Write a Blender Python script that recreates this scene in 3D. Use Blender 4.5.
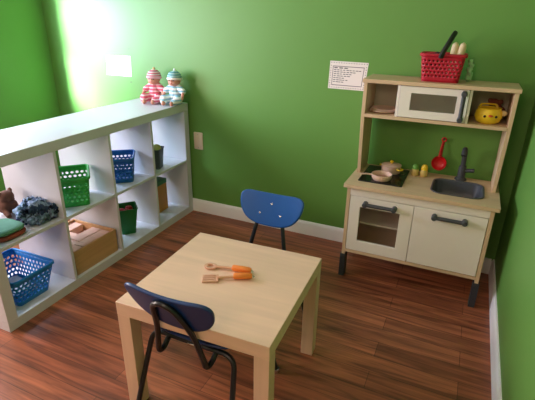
import bpy, bmesh, math, random
from mathutils import Vector, Matrix, noise
random.seed(7)
PI = math.pi
scn = bpy.context.scene
col = scn.collection
for o in list(bpy.data.objects):
    bpy.data.objects.remove(o)

# ------------------------------------------------------------------ camera
CP = (1.63655, -2.4673, 1.32279); YAW, PIT, ROL, FPX = 0.42119, 0.39705, 0.01773, 434.835
f = Vector((-math.sin(YAW) * math.cos(PIT), math.cos(YAW) * math.cos(PIT), -math.sin(PIT)))
r = Vector((math.cos(YAW), math.sin(YAW), 0)); u = r.cross(f)
r2 = math.cos(ROL) * r + math.sin(ROL) * u; u2 = -math.sin(ROL) * r + math.cos(ROL) * u
cd = bpy.data.cameras.new('camera'); cam = bpy.data.objects.new('camera', cd); col.objects.link(cam)
cam.matrix_world = Matrix(((r2.x, u2.x, -f.x, CP[0]), (r2.y, u2.y, -f.y, CP[1]), (r2.z, u2.z, -f.z, CP[2]), (0, 0, 0, 1)))
cd.sensor_fit = 'HORIZONTAL'; cd.sensor_width = 36; cd.lens = 36 * FPX / 535; cd.clip_start = 0.02
scn.camera = cam

# ------------------------------------------------------------------ light and exposure
scn.view_settings.view_transform = 'Standard'; scn.view_settings.look = 'None'
scn.view_settings.gamma = 1.0; scn.view_settings.use_curve_mapping = False
scn.view_settings.exposure = 0.0
w = bpy.data.worlds.new('sky'); scn.world = w; w.use_nodes = True
bgn = w.node_tree.nodes['Background']; bgn.inputs[0].default_value = (0.55, 0.78, 1.0, 1); bgn.inputs[1].default_value = 1.0


def area(name, loc, target, sx, sy, power, colr):
    l = bpy.data.lights.new(name, 'AREA'); l.shape = 'RECTANGLE'; l.size = sx; l.size_y = sy; l.energy = power; l.color = colr
    o = bpy.data.objects.new(name, l); col.objects.link(o); o.location = loc
    o.rotation_euler = (Vector(target) - Vector(loc)).to_track_quat('-Z', 'Y').to_euler()
    return o


WY0, WY1, WZ0, WZ1 = -1.32, -0.50, 0.85, 1.65      # left window opening
VY0, VY1, VZ0, VZ1 = -2.40, -1.55, 0.60, 1.80        # second window, further back on the left wall
area('window_daylight', (-1.36, (WY0 + WY1) / 2, (WZ0 + WZ1) / 2), (0, (WY0 + WY1) / 2, (WZ0 + WZ1) / 2), WY1 - WY0, WZ1 - WZ0, 70, (0.63, 0.78, 1.0))
area('rear_window_daylight', (-1.36, (VY0 + VY1) / 2, (VZ0 + VZ1) / 2), (0, (VY0 + VY1) / 2, (VZ0 + VZ1) / 2), VY1 - VY0, VZ1 - VZ0, 68, (1.0, 0.82, 0.74))
bl = area('bright_sky_glow', (-1.75, -1.90, 1.42), (-1.15, 0, 0.90), 0.25, 0.45, 38, (0.72, 0.95, 1.0)); bl.data.spread = math.radians(48)
area('ceiling_lamp_light', (1.0, -4.0, 2.2), (1.0, -2.0, 0), 0.6, 0.6, 18, (1.0, 0.72, 0.55))

# ------------------------------------------------------------------ materials


def s2l(c):
    return tuple((x / 12.92 if x <= 0.04045 else ((x + 0.055) / 1.055) ** 2.4) for x in [v / 255 for v in c])


MATS = {}


def mat(name, rgb, rough=0.5, metal=0.0, noise_amt=0.0, nscale=30.0, bump=0.0, spec=0.5, trans=0.0, coat=0.0):
    if name in MATS: return MATS[name]
    m = bpy.data.materials.new(name); m.use_nodes = True
    nt = m.node_tree; b = nt.nodes['Principled BSDF']
    c = s2l(rgb)
    b.inputs['Base Color'].default_value = (*c, 1); b.inputs['Roughness'].default_value = rough
    b.inputs['Metallic'].default_value = metal; b.inputs['Specular IOR Level'].default_value = spec
    b.inputs['Transmission Weight'].default_value = trans
    b.inputs['Coat Weight'].default_value = coat
    tc = nt.nodes.new('ShaderNodeTexCoord'); n = nt.nodes.new('ShaderNodeTexNoise')
    n.inputs['Scale'].default_value = nscale; n.inputs['Detail'].default_value = 4
    nt.links.new(tc.outputs['Object'], n.inputs['Vector'])
    if noise_amt:
        mx = nt.nodes.new('ShaderNodeMix'); mx.data_type = 'RGBA'
        mx.inputs[6].default_value = (*[x * (1 - noise_amt) for x in c], 1); mx.inputs[7].default_value = (*[min(1, x * (1 + noise_amt)) for x in c], 1)
        nt.links.new(n.outputs['Fac'], mx.inputs[0]); nt.links.new(mx.outputs[2], b.inputs['Base Color'])
    if bump:
        bp = nt.nodes.new('ShaderNodeBump'); bp.inputs['Strength'].default_value = bump; bp.inputs['Distance'].default_value = 0.002
        nt.links.new(n.outputs['Fac'], bp.inputs['Height']); nt.links.new(bp.outputs[0], b.inputs['Normal'])
    MATS[name] = m
    return m


def wood_mat(name, rgb, axis='X', contrast=0.12, rough=0.45, scale=1.0):
    if name in MATS: return MATS[name]
    m = bpy.data.materials.new(name); m.use_nodes = True
    nt = m.node_tree; b = nt.nodes['Principled BSDF']; c = s2l(rgb)
    tc = nt.nodes.new('ShaderNodeTexCoord'); mp = nt.nodes.new('ShaderNodeMapping')
    sc = {'X': (2.5, 28, 28), 'Y': (28, 2.5, 28), 'Z': (28, 28, 2.5)}[axis]
    mp.inputs['Scale'].default_value = tuple(v * scale for v in sc)
    n = nt.nodes.new('ShaderNodeTexNoise'); n.inputs['Scale'].default_value = 1.0; n.inputs['Detail'].default_value = 6; n.inputs['Distortion'].default_value = 0.6
    cr = nt.nodes.new('ShaderNodeValToRGB')
    cr.color_ramp.elements[0].position = 0.3; cr.color_ramp.elements[1].position = 0.75
    cr.color_ramp.elements[0].color = (*[x * (1 - contrast) for x in c], 1); cr.color_ramp.elements[1].color = (*[min(1, x * (1 + contrast)) for x in c], 1)
    nt.links.new(tc.outputs['Object'], mp.inputs['Vector']); nt.links.new(mp.outputs[0], n.inputs['Vector'])
    nt.links.new(n.outputs['Fac'], cr.inputs[0]); nt.links.new(cr.outputs[0], b.inputs['Base Color'])
    b.inputs['Roughness'].default_value = rough
    MATS[name] = m
    return m


def stripe_mat(name, c1, c2, c3=None, freq=60.0, rough=0.9):
    m = bpy.data.materials.new(name); m.use_nodes = True
    nt = m.node_tree; b = nt.nodes['Principled BSDF']
    tc = nt.nodes.new('ShaderNodeTexCoord'); sx = nt.nodes.new('ShaderNodeSeparateXYZ')
    mu = nt.nodes.new('ShaderNodeMath'); mu.operation = 'MULTIPLY'; mu.inputs[1].default_value = freq
    fr = nt.nodes.new('ShaderNodeMath'); fr.operation = 'FRACT'
    cr = nt.nodes.new('ShaderNodeValToRGB'); cr.color_ramp.interpolation = 'CONSTANT'
    cr.color_ramp.elements[0].position = 0; cr.color_ramp.elements[0].color = (*s2l(c1), 1)
    cr.color_ramp.elements[1].position = 0.4; cr.color_ramp.elements[1].color = (*s2l(c2), 1)
    if c3:
        e = cr.color_ramp.elements.new(0.8); e.color = (*s2l(c3), 1)
    nt.links.new(tc.outputs['Object'], sx.inputs[0]); nt.links.new(sx.outputs['Z'], mu.inputs[0]); nt.links.new(mu.outputs[0], fr.inputs[0])
    nt.links.new(fr.outputs[0], cr.inputs[0]); nt.links.new(cr.outputs[0], b.inputs['Base Color'])
    b.inputs['Roughness'].default_value = rough
    return m


def patch_mat(name, c1, c2, c3, scale=25.0, rough=0.9):
    m = bpy.data.materials.new(name); m.use_nodes = True
    nt = m.node_tree; b = nt.nodes['Principled BSDF']
    tc = nt.nodes.new('ShaderNodeTexCoord'); v = nt.nodes.new('ShaderNodeTexNoise'); v.inputs['Scale'].default_value = scale; v.inputs['Detail'].default_value = 2
    cr = nt.nodes.new('ShaderNodeValToRGB'); cr.color_ramp.interpolation = 'CONSTANT'
    cr.color_ramp.elements[0].position = 0; cr.color_ramp.elements[0].color = (*s2l(c1), 1)
    cr.color_ramp.elements[1].position = 0.47; cr.color_ramp.elements[1].color = (*s2l(c2), 1)
    e = cr.color_ramp.elements.new(0.58); e.color = (*s2l(c3), 1)
    nt.links.new(tc.outputs['Object'], v.inputs['Vector']); nt.links.new(v.outputs['Fac'], cr.inputs[0]); nt.links.new(cr.outputs[0], b.inputs['Base Color'])
    b.inputs['Roughness'].default_value = rough
    return m


def floor_mat():
    m = bpy.data.materials.new('laminate'); m.use_nodes = True
    nt = m.node_tree; b = nt.nodes['Principled BSDF']; L = nt.links
    tc = nt.nodes.new('ShaderNodeTexCoord')
    br = nt.nodes.new('ShaderNodeTexBrick'); br.inputs['Scale'].default_value = 1.0
    br.inputs['Brick Width'].default_value = 0.9; br.inputs['Row Height'].default_value = 0.095
    br.inputs['Mortar Size'].default_value = 0.0012; br.inputs['Mortar Smooth'].default_value = 0.2; br.offset = 0.37
    br.inputs['Color1'].default_value = (*s2l((138, 78, 54)), 1); br.inputs['Color2'].default_value = (*s2l((172, 102, 72)), 1)
    br.inputs['Mortar'].default_value = (*s2l((84, 48, 34)), 1)
    L.new(tc.outputs['Object'], br.inputs['Vector'])
    mp = nt.nodes.new('ShaderNodeMapping'); mp.inputs['Scale'].default_value = (2.2, 34, 1)
    n = nt.nodes.new('ShaderNodeTexNoise'); n.inputs['Scale'].default_value = 1.0; n.inputs['Detail'].default_value = 8; n.inputs['Distortion'].default_value = 1.2
    L.new(tc.outputs['Object'], mp.inputs['Vector']); L.new(mp.outputs[0], n.inputs['Vector'])
    cr = nt.nodes.new('ShaderNodeValToRGB'); cr.color_ramp.elements[0].position = 0.32; cr.color_ramp.elements[1].position = 0.72
    cr.color_ramp.elements[0].color = (0.40, 0.37, 0.36, 1); cr.color_ramp.elements[1].color = (1.42, 1.36, 1.30, 1)
    L.new(n.outputs['Fac'], cr.inputs[0])
    mx = nt.nodes.new('ShaderNodeMix'); mx.data_type = 'RGBA'; mx.blend_type = 'MULTIPLY'; mx.inputs[0].default_value = 1.0
    L.new(br.outputs['Color'], mx.inputs[6]); L.new(cr.outputs[0], mx.inputs[7]); L.new(mx.outputs[2], b.inputs['Base Color'])
    bp = nt.nodes.new('ShaderNodeBump'); bp.inputs['Strength'].default_value = 0.15; bp.inputs['Distance'].default_value = 0.001
    L.new(n.outputs['Fac'], bp.inputs['Height']); L.new(bp.outputs[0], b.inputs['Normal'])
    b.inputs['Roughness'].default_value = 0.42
    return m


BEIGE = mat('beige_wall_paint', (226, 206, 184), rough=0.7)
GREEN = mat('green_wall_paint', (100, 149, 68), rough=0.46, noise_amt=0.04, nscale=3, bump=0.05)
WHITEP = mat('white_trim_paint', (246, 240, 244), rough=0.45)
CEIL = mat('ceiling_paint', (236, 233, 226), rough=0.9)
FLOOR = floor_mat()
SHELFW = mat('shelf_white_foil', (206, 205, 214), rough=0.38)
BIRCH = wood_mat('birch_foil', (230, 190, 166), 'X', 0.07, 0.42)
PLY = wood_mat('birch_ply', (210, 178, 144), 'Z', 0.10, 0.5)
PLYX = wood_mat('birch_ply_flat', (210, 178, 144), 'X', 0.10, 0.5)
KWHITE = mat('kitchen_white', (236, 226, 217), rough=0.4)
DARKG = mat('dark_grey_plastic', (62, 64, 70), rough=0.45)
BLACKG = mat('hob_black', (16, 16, 18), rough=0.25)
SINKM = mat('sink_grey', (72, 74, 82), rough=0.35)
STEEL = mat('chrome', (200, 200, 200), rough=0.2, metal=1.0)
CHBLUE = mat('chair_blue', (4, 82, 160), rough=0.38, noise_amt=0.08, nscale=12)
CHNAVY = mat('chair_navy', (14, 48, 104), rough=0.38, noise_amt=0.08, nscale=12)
CHBLK = mat('chair_tube_black', (22, 24, 30), rough=0.35)
RUBBER = mat('rubber_foot', (30, 30, 30), rough=0.7)
PAPER = mat('paper', (240, 228, 226), rough=0.6)
INK = mat('printed_ink', (80, 72, 84), rough=0.6)

# ------------------------------------------------------------------ mesh helpers


def finish(name, bm, m, parent=None, bevel=0.0, seg=2, smooth=True, recalc=True, ang=0.6, mods=None):
    if recalc: bmesh.ops.recalc_face_normals(bm, faces=bm.faces)
    if smooth:
        for fc in bm.faces: fc.smooth = True
        for e in bm.edges:
            if len(e.link_faces) == 2 and e.calc_face_angle(0) > ang: e.smooth = False
    me = bpy.data.meshes.new(name); bm.to_mesh(me); bm.free()
    for mm in (m if isinstance(m, (list, tuple)) else [m]): me.materials.append(mm)
    o = bpy.data.objects.new(name, me); col.objects.link(o)
    if parent: o.parent = parent
    if bevel:
        b = o.modifiers.new('bevel', 'BEVEL'); b.width = bevel; b.segments = seg; b.limit_method = 'ANGLE'; b.angle_limit = 0.7
    return o


def BM(): return bmesh.new()


def box(bm, a, b, mtx=None):
    vs = [bm.verts.new((x, y, z)) for x in (a[0], b[0]) for y in (a[1], b[1]) for z in (a[2], b[2])]
    for q in ((0, 1, 3, 2), (4, 6, 7, 5), (0, 4, 5, 1), (2, 3, 7, 6), (0, 2, 6, 4), (1, 5, 7, 3)): bm.faces.new([vs[i] for i in q])
    if mtx: bmesh.ops.transform(bm, matrix=mtx, verts=vs)
    return vs


def loft(bm, loops, cap0=True, cap1=True, closed=True, mi=0):
    rings = [[bm.verts.new(p) for p in lp] for lp in loops]
    n = len(rings[0])
    for a, b in zip(rings, rings[1:]):
        for i in range(n if closed else n - 1):
            j = (i + 1) % n
            fc = bm.faces.new((a[i], a[j], b[j], b[i])); fc.material_index = mi
    if cap0: bm.faces.new(rings[0][::-1])
    if cap1: bm.faces.new(rings[-1])
    return rings


def lathe(bm, prof, c=(0, 0, 0), seg=24, cap0=True, cap1=True, axis='Z'):
    def P(rad, h, a):
        x, y = rad * math.cos(a), rad * math.sin(a)
        if axis == 'Z': return (c[0] + x, c[1] + y, c[2] + h)
        if axis == 'Y': return (c[0] + x, c[1] + h, c[2] + y)
        return (c[0] + h, c[1] + x, c[2] + y)
    return loft(bm, [[P(rr, h, 2 * PI * i / seg) for i in range(seg)] for rr, h in prof], cap0, cap1)


def catmull(pts, n=6, closed=False):
    P = [Vector(p) for p in pts]; out = []
    N = len(P); rng = N if closed else N - 1
    for i in range(rng):
        if closed: p0, p1, p2, p3 = P[i - 1], P[i], P[(i + 1) % N], P[(i + 2) % N]
        else: p0 = P[max(i - 1, 0)]; p1 = P[i]; p2 = P[i + 1]; p3 = P[min(i + 2, N - 1)]
        for k in range(n):
            t = k / n
            out.append(0.5 * ((2 * p1) + (p2 - p0) * t + (2 * p0 - 5 * p1 + 4 * p2 - p3) * t * t + (3 * p1 - p0 - 3 * p2 + p3) * t ** 3))
    if not closed: out.append(P[-1])
    return out


def tube(bm, path, rad, seg=10, closed=False, sq=1.0, rads=None):
    P = [Vector(p) for p in path]; n = len(P); loops = []
    up = None
    for i, p in enumerate(P):
        if closed: t = (P[(i + 1) % n] - P[i - 1]).normalized()
        else: t = (P[min(i + 1, n - 1)] - P[max(i - 1, 0)]).normalized()
        if up is None:
            up = t.orthogonal().normalized() if abs(t.z) > 0.95 else t.cross(Vector((0, 0, 1))).normalized()
        up = (up - t * up.dot(t)).normalized(); v = t.cross(up)
        R = rads[i] if rads else rad
        loops.append([p + R * (math.cos(a) * up + sq * math.sin(a) * v) for a in [2 * PI * k / seg for k in range(seg)]])
    if closed: loops.append(loops[0]); loft(bm, loops, False, False); bmesh.ops.remove_doubles(bm, verts=bm.verts, dist=1e-6)
    else: loft(bm, loops)


def rounded(pts, rad, n=5):
    """polyline with rounded corners"""
    P = [Vector(p) for p in pts]; out = [P[0]]
    for i in range(1, len(P) - 1):
        a = (P[i - 1] - P[i]); b = (P[i + 1] - P[i]); d = min(rad, a.length * .49, b.length * .49)
        A = P[i] + a.normalized() * d; B = P[i] + b.normalized() * d
        for k in range(n + 1):
            t = k / n; out.append((1 - t) ** 2 * A + 2 * t * (1 - t) * P[i] + t * t * B)
    out.append(P[-1]); return out


def rrect(cx, cy, w_, h_, rad, n=6):
    pts = []
    for qx, qy, a0 in ((1, 1, 0), (-1, 1, PI / 2), (-1, -1, PI), (1, -1, 1.5 * PI)):
        for k in range(n + 1):
            a = a0 + PI / 2 * k / n
            pts.append((cx + qx * (w_ / 2 - rad) + rad * math.cos(a), cy + qy * (h_ / 2 - rad) + rad * math.sin(a)))
    return pts


def ring_plate(bm, outer, inner, to3a, to3b):
    """plate with a hole between two faces; to3a/to3b map 2D to the two sides"""
    loops = [[to3a(p) for p in outer], [to3a(p) for p in inner], [to3b(p) for p in inner], [to3b(p) for p in outer], [to3a(p) for p in outer]]
    loft(bm, loops, False, False); bmesh.ops.remove_doubles(bm, verts=bm.verts, dist=1e-6)


def prism(bm, poly, a, b, plane='XY'):
    f3 = {'XY': lambda p, h: (p[0], p[1], h), 'XZ': lambda p, h: (p[0], h, p[1]), 'YZ': lambda p, h: (h, p[0], p[1])}[plane]
    loft(bm, [[f3(p, a) for p in poly], [f3(p, b) for p in poly]])


def ellip(bm, c, rx, ry, rz, seg=16, rings=10, rot=None):
    m = Matrix.Translation(c) @ (rot.to_matrix().to_4x4() if rot else Matrix()) @ Matrix.Diagonal((rx, ry, rz, 1))
    return bmesh.ops.create_uvsphere(bm, u_segments=seg, v_segments=rings, radius=1, matrix=m)


def cap(bm, a, b, ra, rb, n=10):
    a, b = Vector(a), Vector(b)
    for k in range(n + 1):
        t = k / n; rr = ra + (rb - ra) * t
        ellip(bm, a.lerp(b, t), rr, rr, rr, 10, 6)


def blob(name, bm, m, parent, voxel=0.004, smooth=4, disp=None):
    """union of overlapping forms turned into one continuous skin"""
    o = finish('tmp', bm, m)
    rm = o.modifiers.new('r', 'REMESH'); rm.mode = 'VOXEL'; rm.voxel_size = voxel; rm.use_smooth_shade = True
    sm = o.modifiers.new('s', 'SMOOTH'); sm.iterations = smooth; sm.factor = 0.5
    bpy.context.view_layer.update()
    dg = bpy.context.evaluated_depsgraph_get()
    me = bpy.data.meshes.new_from_object(o.evaluated_get(dg)); me.name = name
    bpy.data.objects.remove(o)
    if disp:
        for v in me.vertices: v.co = disp(v.co.copy(), v.normal)
    for pl in me.polygons: pl.use_smooth = True
    if not me.materials: me.materials.append(m)
    o = bpy.data.objects.new(name, me); col.objects.link(o)
    if parent: o.parent = parent
    return o


def thing(name, label, cat, loc=(0, 0, 0), rz=0, group=None):
    o = bpy.data.objects.new(name, None); col.objects.link(o); o.location = loc; o.rotation_euler = (0, 0, rz)
    o.empty_display_size = 0.05; o['label'] = label; o['category'] = cat
    if group: o['group'] = group
    return o


def tag(o, label, cat, group=None):
    o['label'] = label; o['category'] = cat
    if group: o['group'] = group
    return o


def struct(name, bm, m, parent=None, **k):
    o = finish(name, bm, m, parent, **k)
    if parent is None: o['kind'] = 'structure'
    return o


# ------------------------------------------------------------------ room
XL, XR, YB, YF, H = -1.29, 1.934, 0.0, -4.6, 2.4
T = 0.12
b = BM(); box(b, (XL - T, YF - T, -0.06), (XR + T, YB + T, 0)); struct('floor', b, FLOOR, smooth=False)
b = BM(); box(b, (XL - T, YF - T, H), (XR + T, YB + T, H + .06)); struct('ceiling', b, CEIL, smooth=False)
b = BM(); box(b, (XL - T, YB, 0), (XR + T, YB + T, H)); struct('wall_back', b, GREEN, smooth=False)
b = BM(); box(b, (XR, YF, 0), (XR + T, YB, H)); struct('wall_right', b, GREEN, smooth=False)
b = BM(); box(b, (XL - T, YF - T, 0), (XR + T, YF, H)); struct('wall_front', b, BEIGE, smooth=False)
b = BM()
ys = [YF, VY0, VY1, WY0, WY1, YB]
for i in range(5):
    if i in (1, 3):
        q0, q1 = (VZ0, VZ1) if i == 1 else (WZ0, WZ1)
        box(b, (XL - T, ys[i], 0), (XL, ys[i + 1], q0)); box(b, (XL - T, ys[i], q1), (XL, ys[i + 1], H))
    else: box(b, (XL - T, ys[i], 0), (XL, ys[i + 1], H))
struct('wall_left', b, GREEN, smooth=False)
for k, (y0, y1, q0, q1) in enumerate(((WY0, WY1, WZ0, WZ1), (VY0, VY1, VZ0, VZ1))):
    b = BM()
    x0, x1 = XL - .05, XL - .01
    for (a, c, d, e) in ((y0, y0 + .045, q0, q1), (y1 - .045, y1, q0, q1), (y0 + .045, y1 - .045, q0, q0 + .045), (y0 + .045, y1 - .045, q1 - .045, q1), (y0 + .045, y1 - .045, (q0 + q1) / 2 - .02, (q0 + q1) / 2 + .02)):
        box(b, (x0, a, d), (x1, c, e))
    struct('window_%d' % (k + 1), b, WHITEP, bevel=.003)


def baseboard(name, along, a, bb, const, sgn):
    hh = 0.093
    prof = [(0, 0), (.014, 0), (.014, hh - .02), (.010, hh - .008), (.005, hh), (0, hh)]
    b = BM()
    if along == 'X': loops = [[(x, const + sgn * p[0], p[1]) for p in prof] for x in (a, bb)]
    else: loops = [[(const + sgn * p[0], y, p[1]) for p in prof] for y in (a, bb)]
    loft(b, loops); struct(name, b, WHITEP)


baseboard('baseboard_back', 'X', XL + .0145, XR - .0145, YB, -1)
baseboard('baseboard_right', 'Y', YF + .0145, YB - .0005, XR, -1)
baseboard('baseboard_left', 'Y', YF + .0145, YB - .0005, XL, 1)
baseboard('baseboard_front', 'X', XL + .0145, XR - .0145, YF, 1)

# ------------------------------------------------------------------ cube shelf
SL, SH, SD = 1.4935, 0.7894, 0.39
shelf = thing('cube_shelf', 'long white open-backed shelf with eight cubes of toys along the left', 'shelf', (-0.0594, -0.0162, 0), 0.01047)
TT = .05
cell = (SL - 2 * TT - 3 * .016) / 4
zM = SH / 2


def sbox(name, s0, s1, z0, z1, bev=.0015, d0=0.0):
    b = BM(); box(b, (-SD + d0, -s1, z0), (-d0, -s0, z1)); return finish(name, b, SHELFW, shelf, bevel=bev)


sbox('top_board', 0, SL, SH - TT, SH); sbox('bottom_board', 0, SL, 0, TT)
sbox('side_panel', 0, TT, TT, SH - TT); sbox('side_panel', SL - TT, SL, TT, SH - TT)
for k in range(3):
    s = TT + (k + 1) * cell + k * .016; sbox('divider', s, s + .016, TT, SH - TT, .001, .0015)
for k in range(4):
    s = TT + k * (cell + .016); sbox('shelf_board', s, s + cell, zM - .008, zM + .008, .001, .0015)
ZB, ZT_ = TT + .0005, zM + .0085    # resting heights of the two rows

# ------------------------------------------------------------------ table
table = thing('play_table', 'square low birch-look table with thick top between the two blue chairs', 'table', (0.9602, -1.2974, 0), 0.0392)
b = BM(); box(b, (-.275, -.275, .40), (.275, .275, .45)); finish('tabletop', b, BIRCH, table, bevel=.0015)
BIRCHZ = wood_mat('birch_foil_upright', (224, 184, 160), 'Z', 0.07, 0.42)
for sx in (-1, 1):
    for sy in (-1, 1):
        b = BM(); xs = sorted((sx * .2745, sx * .2245)); yy = sorted((sy * .2745, sy * .2245))
        box(b, (xs[0], yy[0], 0), (xs[1], yy[1], .40)); finish('leg', b, BIRCHZ, table, bevel=.0015)

# ------------------------------------------------------------------ chairs


def cushion_plate(bm, outline, surf, th):
    """curved plate: outline 2D, surf(u,v)->(point, normal)"""
    cu = sum(p[0] for p in outline) / len(outline); cv = sum(p[1] for p in outline) / len(outline)
    def ringp(s, side):
        out = []
        for p in outline:
            uu, vv = cu + (p[0] - cu) * s, cv + (p[1] - cv) * s
            P, N = surf(uu, vv); out.append(Vector(P) + Vector(N) * side)
        return out
    loops = [ringp(s, th / 2) for s in (.02, .25, .5, .75, .93, .975)] + [ringp(.994, th * .3), ringp(1, 0), ringp(.994, -th * .3)] + [ringp(s, -th / 2) for s in (.975, .93, .75, .5, .25, .02)]
    loft(bm, loops)


def make_chair(label, shell, loc, rz, bolts=True):
    ch = thing('school_chair', label, 'chair', loc, rz, 'school chairs at the play table')
    # backrest
    out = catmull([(-.157, .045, 0), (-.150, .078, 0), (-.120, .094, 0), (-.05, .093, 0), (.05, .093, 0), (.120, .094, 0), (.150, .078, 0), (.157, .045, 0), (.147, -.01, 0), (.118, -.060, 0), (.07, -.088, 0), (0, -.095, 0), (-.07, -.088, 0), (-.118, -.060, 0), (-.147, -.01, 0)], 3, True)
    out = [(p.x, p.y * .81) for p in out]
    LEAN = 0.38
    cb = Vector((0, -.245, .507)); vdir = Vector((0, -math.sin(LEAN), math.cos(LEAN))); nd = Vector((0, math.cos(LEAN), math.sin(LEAN)))
    def sb(uu, vv):
        P = cb + Vector((uu, 0, 0)) + vdir * vv + nd * (.65 * uu * uu)
        N = Vector((nd.x - 1.3 * uu, nd.y, nd.z)).normalized(); return P, N
    b = BM(); cushion_plate(b, out, sb, .012); bk = finish('backrest', b, shell, ch, ang=1.2)
    # rivets on the backrest front
    for (uu, vv) in ((-.052, -.022), (.052, -.022), (0, .026)):
        P, N = sb(uu, vv); b = BM()
        q = Vector((0, 0, 1)).rotation_difference(N).to_matrix().to_4x4()
        v0 = lathe(b, [(.0048, 0), (.0045, .0012), (.002, .002)], seg=12)
        bmesh.ops.transform(b, matrix=Matrix.Translation(P + N * .0062) @ q, verts=b.verts); finish('rivet', b, STEEL, bk)
    # seat
    so = catmull([(-.150, -.138, 0), (-.10, -.163, 0), (0, -.168, 0), (.10, -.163, 0), (.150, -.138, 0), (.165, -.04, 0), (.168, .06, 0), (.155, .135, 0), (.10, .158, 0), (0, .162, 0), (-.10, .158, 0), (-.155, .135, 0), (-.168, .06, 0), (-.165, -.04, 0)], 3, True)
    so = [(p.x, p.y) for p in so]
    def ss(uu, vv):
        z = .327 + .9 * uu * uu * .3 - (max(0, vv - .08) ** 2) * 3.0 + max(0, -vv - .06) ** 2 * 1.6
        N = Vector((-.54 * uu, 6 * max(0, vv - .08), 1)).normalized(); return Vector((uu, vv, z)), N
    b = BM(); cushion_plate(b, so, ss, .012); finish('seat', b, shell, ch, ang=1.2)
    # rear leg frame: inverted U under the rear of the seat
    R = .0095
    b = BM(); tube(b, rounded([(-.19, -.235, .012), (-.162, -.138, .3085), (.162, -.138, .3085), (.19, -.235, .012)], .045), R); finish('leg_frame', b, CHBLK, ch)
    b = BM(); tube(b, rounded([(-.19, .155, .012), (-.150, .085, .3085), (.150, .085, .3085), (.19, .155, .012)], .045), R); finish('leg_frame', b, CHBLK, ch)
    for x in (-.19, .19):
        for y in (-.236, .156):
            b = BM(); lathe(b, [(.011, 0), (.0125, .004), (.0125, .018), (.0105, .022)], (x, y, 0), 12); finish('foot_glide', b, STEEL, ch)
    # hairpin back support: up behind the backrest, down, hooked forward under the seat
    def off(P): return P
    yb = lambda z: -.245 - (z - .515) * math.tan(LEAN) - .0165
    pts = [(-.094, .02, .308), (-.094, -.12, .308), (-.094, -.145, .301), (-.093, -.165, .287), (-.092, -.185, .284), (-.090, -.200, .295), (-.087, -.205, .322), (-.066, yb(.43), .43), (-.042, yb(.525), .525), (-.022, yb(.549), .549)]
    pts = pts + [(0, yb(.556), .556)] + [(-p[0], p[1], p[2]) for p in pts[::-1]]
    b = BM(); tube(b, catmull(pts, 5), R); finish('back_support', b, CHBLK, ch)
    b = BM(); box(b, (-.014, -.150, .300), (.014, -.138, .312)); finish('seat_bolt', b, STEEL, ch, bevel=.003)
    return ch


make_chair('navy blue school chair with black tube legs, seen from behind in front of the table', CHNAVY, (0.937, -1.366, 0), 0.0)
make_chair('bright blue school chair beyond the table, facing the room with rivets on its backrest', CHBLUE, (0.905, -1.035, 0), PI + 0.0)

# ------------------------------------------------------------------ play kitchen
KX0, KX1, KF, KBK = 1.1556, 1.844, -.389, -.0165
kit = thing('play_kitchen', 'birch and white toy kitchen with hob, sink and upper shelf by the right wall', 'play kitchen', (0, 0, 0))
ZC0, ZC1 = .529, .547


def kbox(name, a, c, m, bev=.0015, par=None):
    b = BM(); box(b, a, c); return finish(name, b, m, par or kit, bevel=bev)


# side panels run down to notched feet
for x0, x1 in ((KX0, KX0 + .018), (KX1 - .018, KX1)):
    b = BM(); poly = [(KBK, .06), (KBK, ZC0), (KF, ZC0), (KF, .06), (KF + .035, .06), (KF + .040, .150), (KBK - .040, .150), (KBK - .035, .06)]
    prism(b, poly, x0, x1, 'YZ'); finish('side_panel', b, PLY, kit, bevel=.0015)
LEG = mat('leg_extension', (46, 48, 54), rough=0.5)
for x0, x1 in ((KX0 - .006, KX0 + .024), (KX1 - .024, KX1 + .006)):
    for y0, y1 in ((KF - .006, KF + .041), (KBK - .041, KBK)):
        b = BM(); box(b, (x0, y0, 0), (x1, y1, .137)); box(b, (x0 + .004, y0 - .002, .120), (x1 - .004, y0 + .002, .128)); finish('leg_sleeve', b, LEG, kit, bevel=.002)
kbox('bottom_board', (KX0 + .018, KF, .153), (KX1 - .018, KBK, .170), PLYX)
kbox('back_panel', (1.489, KBK - .006, .170), (KX1 - .018, KBK, .485), KWHITE, .0005)
kbox('fascia', (KX0 + .018, KF, .486), (KX1 - .018, KF + .016, ZC0), KWHITE)
kbox('centre_panel', (1.488, KF + .018, .170), (1.503, KBK - .006, .486), KWHITE, .001)
kbox('oven_rack', (KX0 + .018, KF + .04, .318), (1.488, KBK - .03, .327), KWHITE, .001)
# counter with sink hole
SX, SY, SW, SHH = 1.671, -.214, .226, .215
b = BM(); outer = rrect(1.5, (-.407 + KBK) / 2, .722, .407 + KBK, .004); inner = rrect(SX, SY, SW, SHH, .045)
ring_plate(b, outer, inner, lambda p: (p[0], p[1], ZC1), lambda p: (p[0], p[1], ZC0)); finish('countertop', b, PLYX, kit)
b = BM()
L = []
for (dw, z) in ((.022, ZC1 + .0005), (.020, ZC1 + .004), (.006, ZC1 + .004), (-.004, ZC1 - .002), (-.012, ZC1 - .05), (-.03, ZC1 - .072), (-.09, ZC1 - .076)):
    L.append([(p[0], p[1], z) for p in rrect(SX, SY, SW + dw, SHH + dw, max(.012, .045 + dw / 2))])
loft(b, L, False, True)
L2 = [[(x, y, z - .003) for x, y, z in lp] for lp in L[3:]]
sk = finish('sink', b, SINKM, kit, recalc=True)
sk.modifiers.new('sol', 'SOLIDIFY').thickness = .0025
b = BM(); lathe(b, [(.016, 0), (.016, .002), (.012, .003)], (SX, SY, ZC1 - .0755), 20); finish('drain', b, STEEL, sk)
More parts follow.
